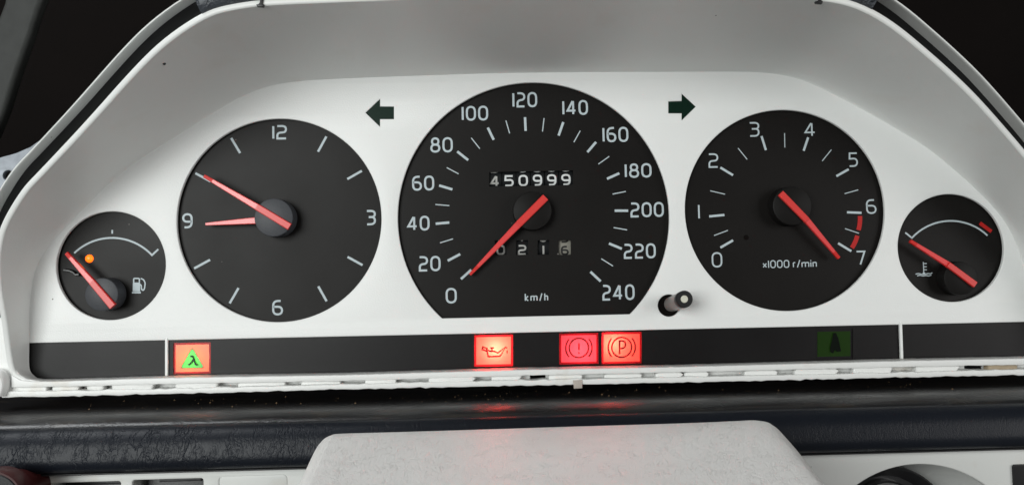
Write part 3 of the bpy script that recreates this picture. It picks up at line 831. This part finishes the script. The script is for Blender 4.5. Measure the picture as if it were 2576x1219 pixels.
# --- temperature gauge
u, v, r = DIALS['temp']; x, z, rr = circ(u, v, r + 2, YD)
te = tag(empty('temperature_gauge', (x, YD, z)), 'small round coolant temperature gauge with thermometer symbol and red mark', 'gauge')
f = dial_plate(te, ring(x, z, rr + .001, 80))
pp = [T21(1680, 535), T21(1730, 575)] + arc_px(T21, (1731, 574), (2010, 447), (2300, 557))
Ink().stroke(pxs(pp, YP), 4.3 * .0001532).build('scale_arc', YP, M['print'], f)
tick(f, T21, (2243, 463), (2330, 527), 9.5, 'red_print', 'red_zone', YP - .00005)
icon(T21, [(False, [(1816, 757), (1820, 840)]), (False, [(1818, 768), (1842, 768)]), (False, [(1818, 792), (1842, 792)]), (False, [(1818, 815), (1842, 815)]),
           (False, [(1757, 848), (1780, 842, 10), (1800, 848, 10), (1815, 850)]), (False, [(1828, 850), (1850, 842, 10), (1868, 846, 10), (1884, 838)]),
           (False, [(1768, 861), (1790, 855, 10), (1812, 862, 10), (1835, 857, 10), (1855, 862, 10), (1876, 855)])], 2.5, YP, 'print', f, 'thermometer_symbol',
     fills=[[(1812, 835), (1828, 835), (1832, 845), (1826, 853), (1814, 853), (1809, 845)]])
hub(te, 2417, 699.7, 42, -.0034, 'hub_shaded')
needle(te, T21(2213, 928), T21(2008, 775), T21(1722, 598), 16, 14, 8, -.0034, -.0030)
keep(te)

# ------------------------------------------------------------------ turn indicators and trip reset knob
for pts, lb in ((AL, 'dark green left turn arrow beside the clock dial'), (AR, 'dark green right turn arrow beside the rev counter')):
    q = pxs(pts, .0005)
    c = (sum(p[0] for p in q) / 7, sum(p[1] for p in q) / 7)
    q2 = [(c[0] + (p[0] - c[0]) * 1.06, c[1] + (p[1] - c[1]) * 1.08) for p in q]
    tag(plate('turn_arrow', q2, [], .0005, .0015, M['arrow']), lb, 'indicator', 'turn signal arrows')

def tube(name, rows, mat, parent, n=32, cap=True, smooth=35):
    """rows: (centre Vector, radius) along an axis close to y"""
    vv, ff = [], []
    for c, r in rows: vv += [(c.x + r * math.cos(2 * math.pi * k / n), c.y, c.z + r * math.sin(2 * math.pi * k / n)) for k in range(n)]
    for j in range(len(rows) - 1):
        for k in range(n): ff.append((j * n + k, j * n + (k + 1) % n, j * n + n + (k + 1) % n, j * n + n + k))
    if cap: ff.append(tuple((len(rows) - 1) * n + k for k in range(n)))
    return mesh(name, vv, ff, mat, parent, smooth=smooth)
kn = tag(empty('trip_reset_knob', (kx, 0, kz)), 'grey trip reset stalk with black rimmed cream tip below the speedometer', 'knob')
base, tipc = P(1688, 765, .002), P(1722, 751.5, -.014)
def along(t): return base.lerp(tipc, t)
_, _, rt = circ(1722, 751.5, 21.5, -.014)
tube('grommet', [(P(1683, 768, .0012), kr * 1.02), (P(1683, 768, .0012), kr * .3)], M['cavity'], kn)
tube('stalk', [(along(0), rt * .93), (along(.84), rt * .95)], M['knob'], kn, cap=False)
tube('collar', [(along(.82), rt * .96), (along(.86), rt), (along(.985), rt), (along(1.0), rt * .95), (along(1.0), rt * .46), (along(.98), rt * .44)], M['black'], kn)
tube('tip', [(along(.97), rt * .44), (along(.99), rt * .44), (along(1.0), rt * .38)], M['cream'], kn)
keep(kn)

# ------------------------------------------------------------------ warning lamps
def lamp(k, label, lens_mat, power, col, bulb=(0.5, 0.5), bulb_y=.0068, hole=None, frame=None):
    u0, v0, u1, v1 = WL[k]
    c = P((u0 + u1) / 2, (v0 + v1) / 2, YS)
    o = tag(empty('warning_lamp', c), label, 'warning lamp', 'warning lamps in the black strip')
    body = plate('lens', lamp_rect(k, YS, -1.6), [hole] if hole else [], YS + .0003, 0, lens_mat, o)
    if frame: plate('lens_surround', lamp_rect(k, YS, 4.6), [lamp_rect(k, YS, -1.7)], YS + .0004, 0, frame, o)  # on lit lamps this band stands in for glow bleeding past the lens
    a = lamp_rect(k, YS + .0011, 6.6); vv = [(p[0], YS + .0012, p[1]) for p in a] + [(p[0], YS + .013, p[1]) for p in a]
    hs = mesh('lamp_box', vv, [(0, 1, 5, 4), (1, 2, 6, 5), (2, 3, 7, 6), (3, 0, 4, 7), (4, 5, 6, 7)], M['box'], o)
    if power:
        l = bpy.data.lights.new('bulb', 'POINT'); l.energy = power; l.color = col; l.shadow_soft_size = .0016
        b = bpy.data.objects.new('bulb', l); link(b, o)
        b.location = P(u0 + (u1 - u0) * bulb[0], v0 + (v1 - v0) * bulb[1], bulb_y)
    return o
YI = YS - .0001
def prect(k):           # 0..1 box of a lamp (v down) -> picture pixel
    u0, v0, u1, v1 = WL[k]
    return lambda a, b: (u0 + (u1 - u0) * a, v0 + (v1 - v0) * b - (a - .5) * 1.8)

tri = [(.50, .10), (.86, .86), (.14, .86)]
f_ = prect('lam')
tri_w = [(p.x, p.y) for p in round_path([(a[0], a[1], .0012) for a in pxs([f_(*p) for p in tri], YS)], True)]
tc = (sum(p[0] for p in tri_w) / len(tri_w), sum(p[1] for p in tri_w) / len(tri_w))
orange = lens('lens_orange', (.95, .150, .024), (.65, .10, .02))
green = lens('lens_green', (.03, .40, .022), (.04, .40, .03))
red = lens('lens_red', (.95, .060, .050), (.75, .08, .10))
pink = lens('lens_red_pink', (.92, .038, .060), (.78, .10, .15))
edge_halo_red = lens('lens_edge_halo_red', (.30, .006, .012), (.08, .003, .004), gloss=.02)  # deep red lens edge, widened to carry the bloom halo as colour
edge_halo_orange = lens('lens_edge_halo_orange', (.35, .006, .006), (.10, .006, .005), gloss=.02)  # same for the orange lens: dark edge and halo in one colour
dim = lens('lens_dim_green', (.05, .2, .01), (.035, .10, .012), gloss=.02)
wl = lamp('lam', 'lit orange warning lamp with green triangle and lambda sign', orange, .0052, (1, .75, .5), (.62, .5), hole=tri_w, frame=edge_halo_orange)
tg = plate('triangle', [(tc[0] + (p[0] - tc[0]) * .95, tc[1] + (p[1] - tc[1]) * .95) for p in tri_w], [], YS + .0002, 0, green, wl)
plate('triangle_edge', [(tc[0] + (p[0] - tc[0]) * 1.02, tc[1] + (p[1] - tc[1]) * 1.02) for p in tri_w], [[(tc[0] + (p[0] - tc[0]) * .94, tc[1] + (p[1] - tc[1]) * .94) for p in tri_w]], YS + .00035, 0, edge_halo_orange, wl)
def norm_icon(k, polys, width, mat, parent, fills=()):
    g = prect(k)
    ik = Ink()
    for closed, pts in polys:
        q = [(a[0], a[1], (p[2] * 13 * MM) if len(p) > 2 else 0) for a, p in zip(pxs([g(*p[:2]) for p in pts], YI), pts)]
        ik.stroke(round_path(q, closed), width * .0001532, closed)
    for pts in fills: ik.fill(pxs([g(*p) for p in pts], YI))
    return ik.build('symbol', YI, M[mat], parent)
norm_icon('lam', [(False, [(.45, .43), (.53, .43, .05), (.55, .53, .05), (.61, .73, .03), (.67, .73)]), (False, [(.54, .55), (.48, .66, .05), (.40, .74)])], 4.6, 'icon_green', wl)
keep(wl)
wl = lamp('oil', 'lit red warning lamp with oil can symbol', red, .0230, (1, .78, .5), (.55, .42), .0052, frame=edge_halo_red)
norm_icon('oil', [(True, [(.31, .47), (.42, .52), (.51, .52), (.62, .58), (.83, .38), (.69, .68), (.66, .70), (.35, .70), (.33, .58)]), (False, [(.40, .40), (.51, .40)]), (False, [(.455, .40), (.455, .51)]),
                  (True, [(.20, .36), (.31, .41), (.29, .50), (.18, .45)]), (False, [(.82, .40), (.88, .41)])], 3.6, 'icon_red', wl,
          fills=[[(.875, .46), (.895, .55), (.885, .62), (.865, .62), (.855, .55)]])
keep(wl)
def brake_ring(k, cx, cy, rr, ra):
    h = (WL[k][3] - WL[k][1]) / (WL[k][2] - WL[k][0])
    pol = [(True, [(cx + rr * h * math.cos(2 * math.pi * j / 40), cy + rr * math.sin(2 * math.pi * j / 40)) for j in range(40)])]
    for s in (0, 180):
        pol.append((False, [(cx + ra * h * math.cos(R(s - 42 + 84 * j / 14)), cy + ra * math.sin(R(s - 42 + 84 * j / 14))) for j in range(15)]))
    return pol
wl = lamp('brake', 'lit pink red brake warning lamp with exclamation mark in a circle', pink, .0085, (1, .75, .6), (.5, .5), frame=edge_halo_red)
norm_icon('brake', brake_ring('brake', .50, .47, .345, .47) + [(False, [(.50, .30), (.50, .55)]), (False, [(.50, .62), (.50, .67)])], 3.6, 'icon_red', wl); keep(wl)
wl = lamp('park', 'lit red parking brake warning lamp with letter P in a circle', red, .0150, (1, .78, .5), (.22, .32), .0052, frame=edge_halo_red)
norm_icon('park', brake_ring('park', .50, .48, .345, .47) + [(False, [(.44, .72), (.44, .26), (.60, .26, .12), (.60, .52, .12), (.44, .52)])], 3.8, 'icon_red', wl); keep(wl)
wl = lamp('belt', 'unlit dark green lamp with bulb shaped symbol near the right divider', dim, 0, None, frame=M['strip'])
norm_icon('belt', [], 1, 'icon_dim', wl, fills=[[(.47, .08), (.55, .08), (.62, .3), (.67, .62), (.70, .78), (.58, .80), (.52, .72), (.46, .86), (.38, .78), (.38, .62), (.44, .30)]]); keep(wl)

# ------------------------------------------------------------------ dashboard below the cluster
dash = tag(empty('dash_pad', (0, -.03, -.061)), 'dark navy leather grained dashboard roll running below the cluster', 'dashboard')
bpy.context.view_layer.update()
def sweep(name, prof, x0, x1, nx, mat, parent):
    vv, ff = [], []; m = len(prof)
    for i in range(nx + 1):
        x = x0 + (x1 - x0) * i / nx
        for y, z in prof: vv.append((x, y, z))
    for i in range(nx):
        for k in range(m - 1): ff.append((i * m + k, i * m + k + 1, (i + 1) * m + k + 1, (i + 1) * m + k))
    o = mesh(name, vv, ff, mat, None, smooth=50)
    return under(o, parent) if parent else o
def curve2(pts, n=6):
    return [(p.x * MM, p.y * MM) for p in catmull([Vector(p) for p in pts], n)]
sweep('shelf', curve2([(40, -43), (20, -43.8), (0, -44), (-14, -44.1), (-20, -44.3), (-23.5, -44.75), (-26.3, -45.5), (-28.4, -46.6), (-29.4, -48.2), (-29.2, -50)]), -.30, .30, 60, M['shelf'], dash)
sweep('front_roll', curve2([(-26, -49.0), (-27.6, -47.7), (-29.6, -47.2), (-31.8, -47.5), (-33.9, -49.0), (-35.6, -51.6), (-36.6, -55.2), (-36.9, -57.8), (-36.2, -60.0), (-34.4, -61.3), (-31, -61.9), (-26, -61.9)]), -.30, .30, 60, M['pad'], dash)
sweep('under_seam', curve2([(-33.4, -61.6), (-33.9, -62.0), (-33.4, -62.4), (-31, -62.6)], 3), -.30, .30, 8, M['black'], dash)

rnd = random.Random(11); vv, ff = [], []
for k in range(140):
    band = rnd.random()
    x = rnd.uniform(-.16, .19) if band < .6 else rnd.gauss(.02, .05)
    y = rnd.uniform(-15, 8); z = -44.0 - (.08 if y < -10 else 0)
    s = rnd.choice((.08, .1, .12, .15, .2, .3)) * rnd.uniform(.7, 1.2)
    o = len(vv)
    for q in ((-1, -1, 0), (1, -.6, 0), (0, 1, 0), (rnd.uniform(-.4, .4), 0, 1.1)): vv.append((x + q[0] * s * MM * rnd.uniform(.6, 1.6), (y + q[1] * s) * MM, (z + q[2] * s) * MM))
    ff += [(o, o + 1, o + 2), (o, o + 1, o + 3), (o + 1, o + 2, o + 3), (o + 2, o, o + 3)]
tag(mesh('crumbs', vv, ff, M['crumb'], recalc=False), 'tan crumbs and dust scattered on the black shelf under the cluster', 'crumbs', kind='stuff')

# lower white panel with openings
YB = -.0300
def pan_px(pts): return pxs(pts, YB)
swA = [(*T02(345, 1193), *T02(922, 1600)), (*T02(985, 1170), *T02(1547, 1600)), (*T02(1640, 1152), *T02(2172, 1600))]
hole_r = []
for a, b, c, d in swA:
    p, q = P(a, b, YB), P(c, d, YB); hole_r.append(rrect(p.x, q.z, q.x, p.z, .0014))
ix, iz, ir = circ(2322, 1454, 289, YB)
hole_r.append(ring(ix, iz, ir, 96))
pan = tag(empty('lower_panel', (0, YB, -.12)), 'white painted lower dash panel with switch openings under the navy roll', 'dash panel'); bpy.context.view_layer.update()
pa, pb = P(-60, 1100, YB), P(2660, 1100, YB)
top_l, top_r = -.0656, -.0656
under(plate('panel_sheet', [(-.22, -.14), (.215, -.14), (.215, -.0627), (-.05, -.0627), (-.22, -.0638)], hole_r, YB, .002, M['panel'], None, bevel=.0006), pan)
# rolled top edge going back under the pad
sweep('panel_edge', curve2([(-29.8, -63.4), (-29.2, -62.9), (-26, -62.8), (-14, -63)], 3), -.22, .215, 6, M['panel'], pan)
for n, (a, b, c, d) in enumerate(swA[:2]):
    p, q = P(a, b, YB), P(c, d, YB)
    s = tag(empty('rocker_switch', ((p.x + q.x) / 2, YB, q.z)), ('black recessed switch in the leftmost square opening of the lower panel', 'black recessed switch in the middle opening of the lower panel')[n], 'switch', 'switches in the lower panel')
    bpy.context.view_layer.update()
    x0, x1, zt, zb = p.x - .0004, q.x + .0004, p.z + .0004, -.135
    yb = YB + .016
    vv = [(x0, YB + .0021, zt), (x1, YB + .0021, zt), (x1, yb, zt), (x0, yb, zt), (x0, YB + .0021, zb), (x1, YB + .0021, zb), (x1, yb, zb), (x0, yb, zb)]
    under(mesh('switch_box', vv, [(0, 1, 2, 3), (0, 3, 7, 4), (1, 2, 6, 5), (3, 2, 6, 7)], M['panel']), s)
    bv = [(x0 + .0035, zt - .0008), (x1 - .0006, zt - .0008), (x1 - .0006, zb), (x0 + .0035, zb)]
    under(plate('rocker', bv, [], YB + .007, .006, M['black'], None, bevel=.0005), s)
    bv = [(x0 + .0075, zt - .0026), (x1 - .004, zt - .0026), (x1 - .004, zt - .0032), (x0 + .0075, zt - .0032)]
    under(plate('rocker_ridge', bv, [], YB + .0062, .001, M['black'], None, bevel=.0001), s)
a, b, c, d = swA[2]; p, q = P(a, b, YB), P(c, d, YB)
s = plate('blank_switch_cover', rrect(p.x + .0011, -.135, q.x - .0003, p.z - .0003, .0012), [], YB - .0002, .006, M['panel'], None, bevel=.0004)
tag(s, 'white blank switch cover filling the opening left of the column cover', 'switch cover')
b4 = [(p.x - .001, p.z + .001), (q.x + .001, p.z + .001), (q.x + .001, -.136), (p.x - .001, -.136)]
under(plate('opening_back', b4, [], YB + .009, .001, M['cavity'], None), pan)

ig = tag(empty('ignition_lock', (ix, YB, iz)), 'black ignition lock ring with chrome edge in round recess at lower right', 'ignition lock'); bpy.context.view_layer.update()
def turned(name, rows, mat, parent, n=72):
    vv, ff = [], []
    for cx, cz, y, r in rows: vv += [(cx + r * math.cos(2 * math.pi * k / n), y, cz + r * math.sin(2 * math.pi * k / n)) for k in range(n)]
    for j in range(len(rows) - 1):
        for k in range(n): ff.append((j * n + k, j * n + (k + 1) % n, j * n + n + (k + 1) % n, j * n + n + k))
    ff.append(tuple((len(rows) - 1) * n + k for k in range(n)))
    return under(mesh(name, vv, ff, mat, None, smooth=40), parent)
turned('recess', [(ix, iz, YB + .0021, ir + .0003), (ix - .001, iz - .001, YB + .012, ir * .93), (ix - .002, iz - .002, YB + .019, ir * .8)], M['panel'], ig)
bx_, bz_, br_ = circ(2244, 1330, 155, YB + .004)
turned('lock_barrel', [(bx_, bz_, YB + .0195, br_), (bx_, bz_, YB + .0045, br_), (bx_, bz_, YB + .004, br_ - .0006), (bx_, bz_, YB + .008, br_ - .004)], M['black'], ig)
cx_, cz_, cr2 = circ(2241, 1292, 80, YB + .002)
turned('chrome_ring', [(cx_, cz_, YB + .009, cr2), (cx_, cz_, YB + .003, cr2), (cx_, cz_, YB + .002, cr2 - .0007), (cx_, cz_, YB + .002, cr2 - .0017), (cx_, cz_, YB + .004, cr2 - .0025)], M['chrome'], ig)
so = tag(plate('socket_cover', rrect(P(2544, 1167, YB).x, -.13, .214, P(2544, 1167, YB).z, .0008), [], YB - .0006, .0004, M['black'], None, bevel=.0001), 'black square socket cover at the lower right corner of the panel', 'socket cover')
kb = tag(empty('lamp_knob', P(2, 1268, -.050)), 'dark red rimmed round knob at the lower left corner', 'knob'); bpy.context.view_layer.update()
gx, gz, gr = circ(-20, 1262, 80, -.050)
turned('knob_body', [(gx, gz, YB - .0001, gr * .7), (gx, gz, -.042, gr * .75), (gx, gz, -.044, gr), (gx, gz, -.049, gr), (gx, gz, -.050, gr * .96)], M['redknob'], kb)
turned('knob_face', [(gx, gz, -.0500, gr * .9), (gx, gz, -.0504, gr * .88)], M['black'], kb)

# steering column cover
prof_px = [(740, 1300), (767, 1219), (787, 1146), (799, 1118), (810, 1103), (820, 1093), (835, 1085.5), (859, 1082), (1000, 1078), (1200, 1072), (1450, 1064), (1717, 1056), (1850, 1050.5), (1890, 1048.5), (1910, 1049.5), (1926, 1053),
           (1938, 1060), (1957, 1076), (2007, 1134), (2065, 1219), (2100, 1300)]
Y_far = -.058
sec = catmull([P(u, v, Y_far) for u, v in prof_px], 5)
cv, cf = [], []; ny = 26; m_ = len(sec)
zc = -.10
for j in range(ny + 1):
    t = j / ny
    y = Y_far - t * .11
    sc = 1 - .225 * t
    ease = max(0, 1 - t * 18) ** 2
    for p in sec:
        cv.append((p.x * (sc - .004 * ease), y, p.z - .0009 * ease - t * .004))
for j in range(ny):
    for k in range(m_ - 1): cf.append((j * m_ + k, j * m_ + k + 1, (j + 1) * m_ + k + 1, (j + 1) * m_ + k))
cf.append(tuple(range(m_)))
tag(mesh('column_cover', cv, cf, M['cover'], None, smooth=50), 'off white leather grained steering column cover in the foreground', 'column cover')

# ------------------------------------------------------------------ what shows around the cluster
br = empty('mounting_bracket', P(20, 441, .012)); tag(br, 'grey metal mounting bracket with round hole at the left edge', 'bracket'); bpy.context.view_layer.update()
hx, hz, hr = circ(20, 441, 14.5, .012)
under(plate('bracket_plate', pxs([(-80, 415), (0, 398), (40, 387), (77, 371), (95, 358), (140, 330), (200, 400), (120, 560), (-80, 600)], .012), [ring(hx, hz, hr, 32)], .012, .002, M['metal'], None, bevel=.0003), br)
tag(plate('pillar_reflection', pxs([(30, -60), (118, -60), (84, 20), (62, 90), (30, 180), (0, 275), (-60, 420), (-60, 180), (0, 62), (20, 10)], .03), [], .03, .006, M['reflection'], None, bevel=.002), 'blurred grey trim strip in the upper left corner', 'reflection')  # solid strip standing in for a windscreen pillar reflection
tv, tf = [], []
i0, i1 = None, None
for i in range(N):
    if i0 is None and i > N * .3 and Lw[i].x > P(499, 40, Lw[i].y).x: i0 = i
    if Lw[i].x < P(2192, 30, Lw[i].y).x: i1 = i
for i in range(i0, i1 + 1):
    t = (Lw[min(i + 1, N - 1)] - Lw[max(i - 1, 0)]); t.y = 0; t.normalize(); n = Vector((-t.z, 0, t.x))
    for a, d in ((1.75, -3), (1.8, .6), (2.6, 1.6), (4.5, 2.4), (9, 2.0), (14, 0), (16, -6)): tv.append(Lw[i] + n * (a * MM) + Vector((0, -d * MM, 0)))
for i in range(i1 - i0):
    for k in range(6): a = i * 7 + k; tf.append((a, a + 1, a + 8, a + 7))
tf += [tuple(range(7)), tuple((i1 - i0) * 7 + k for k in range(7))]
tag(mesh('dash_top_cover', tv, tf, M['topcover'], None, smooth=50), 'blue grey vinyl edge of the dash top resting on the hood', 'dash cover')
for uv, nm in (((655, 9), 0), ((2062, 1), 1)):
    p = P(*uv, -lip_depth(uv[1]) - .0008)
    bm_v = []
    o = plate('retaining_clip', [(p.x + a * .0001 * 1.3, p.z + b * .0001 * 1.3) for a, b in ((-8, -6), (6, -7), (7, -3), (3, 0), (5, 14), (0, 14), (-1, 2), (-4, -2), (-9, -3))], [], p.y, .0012, M['black'], None, bevel=.0001)
    tag(o, ('tiny black clip on the upper left of the hood lip', 'tiny black clip on the upper right of the hood lip')[nm], 'clip', 'clips on the hood lip')
mesh_c = [(-.6, .16, -.5), (.6, .16, -.5), (.6, .16, .5), (-.6, .16, .5), (-.6, .02, -.5), (.6, .02, -.5), (.6, .02, .5), (-.6, .02, .5)]
cav = mesh('dashboard_cavity', mesh_c, [(0, 1, 2, 3), (0, 3, 7, 4), (1, 2, 6, 5), (3, 2, 6, 7), (0, 1, 5, 4)], M['cavity'], recalc=False)
tag(cav, 'black empty dashboard cavity behind the cluster', kind='structure')
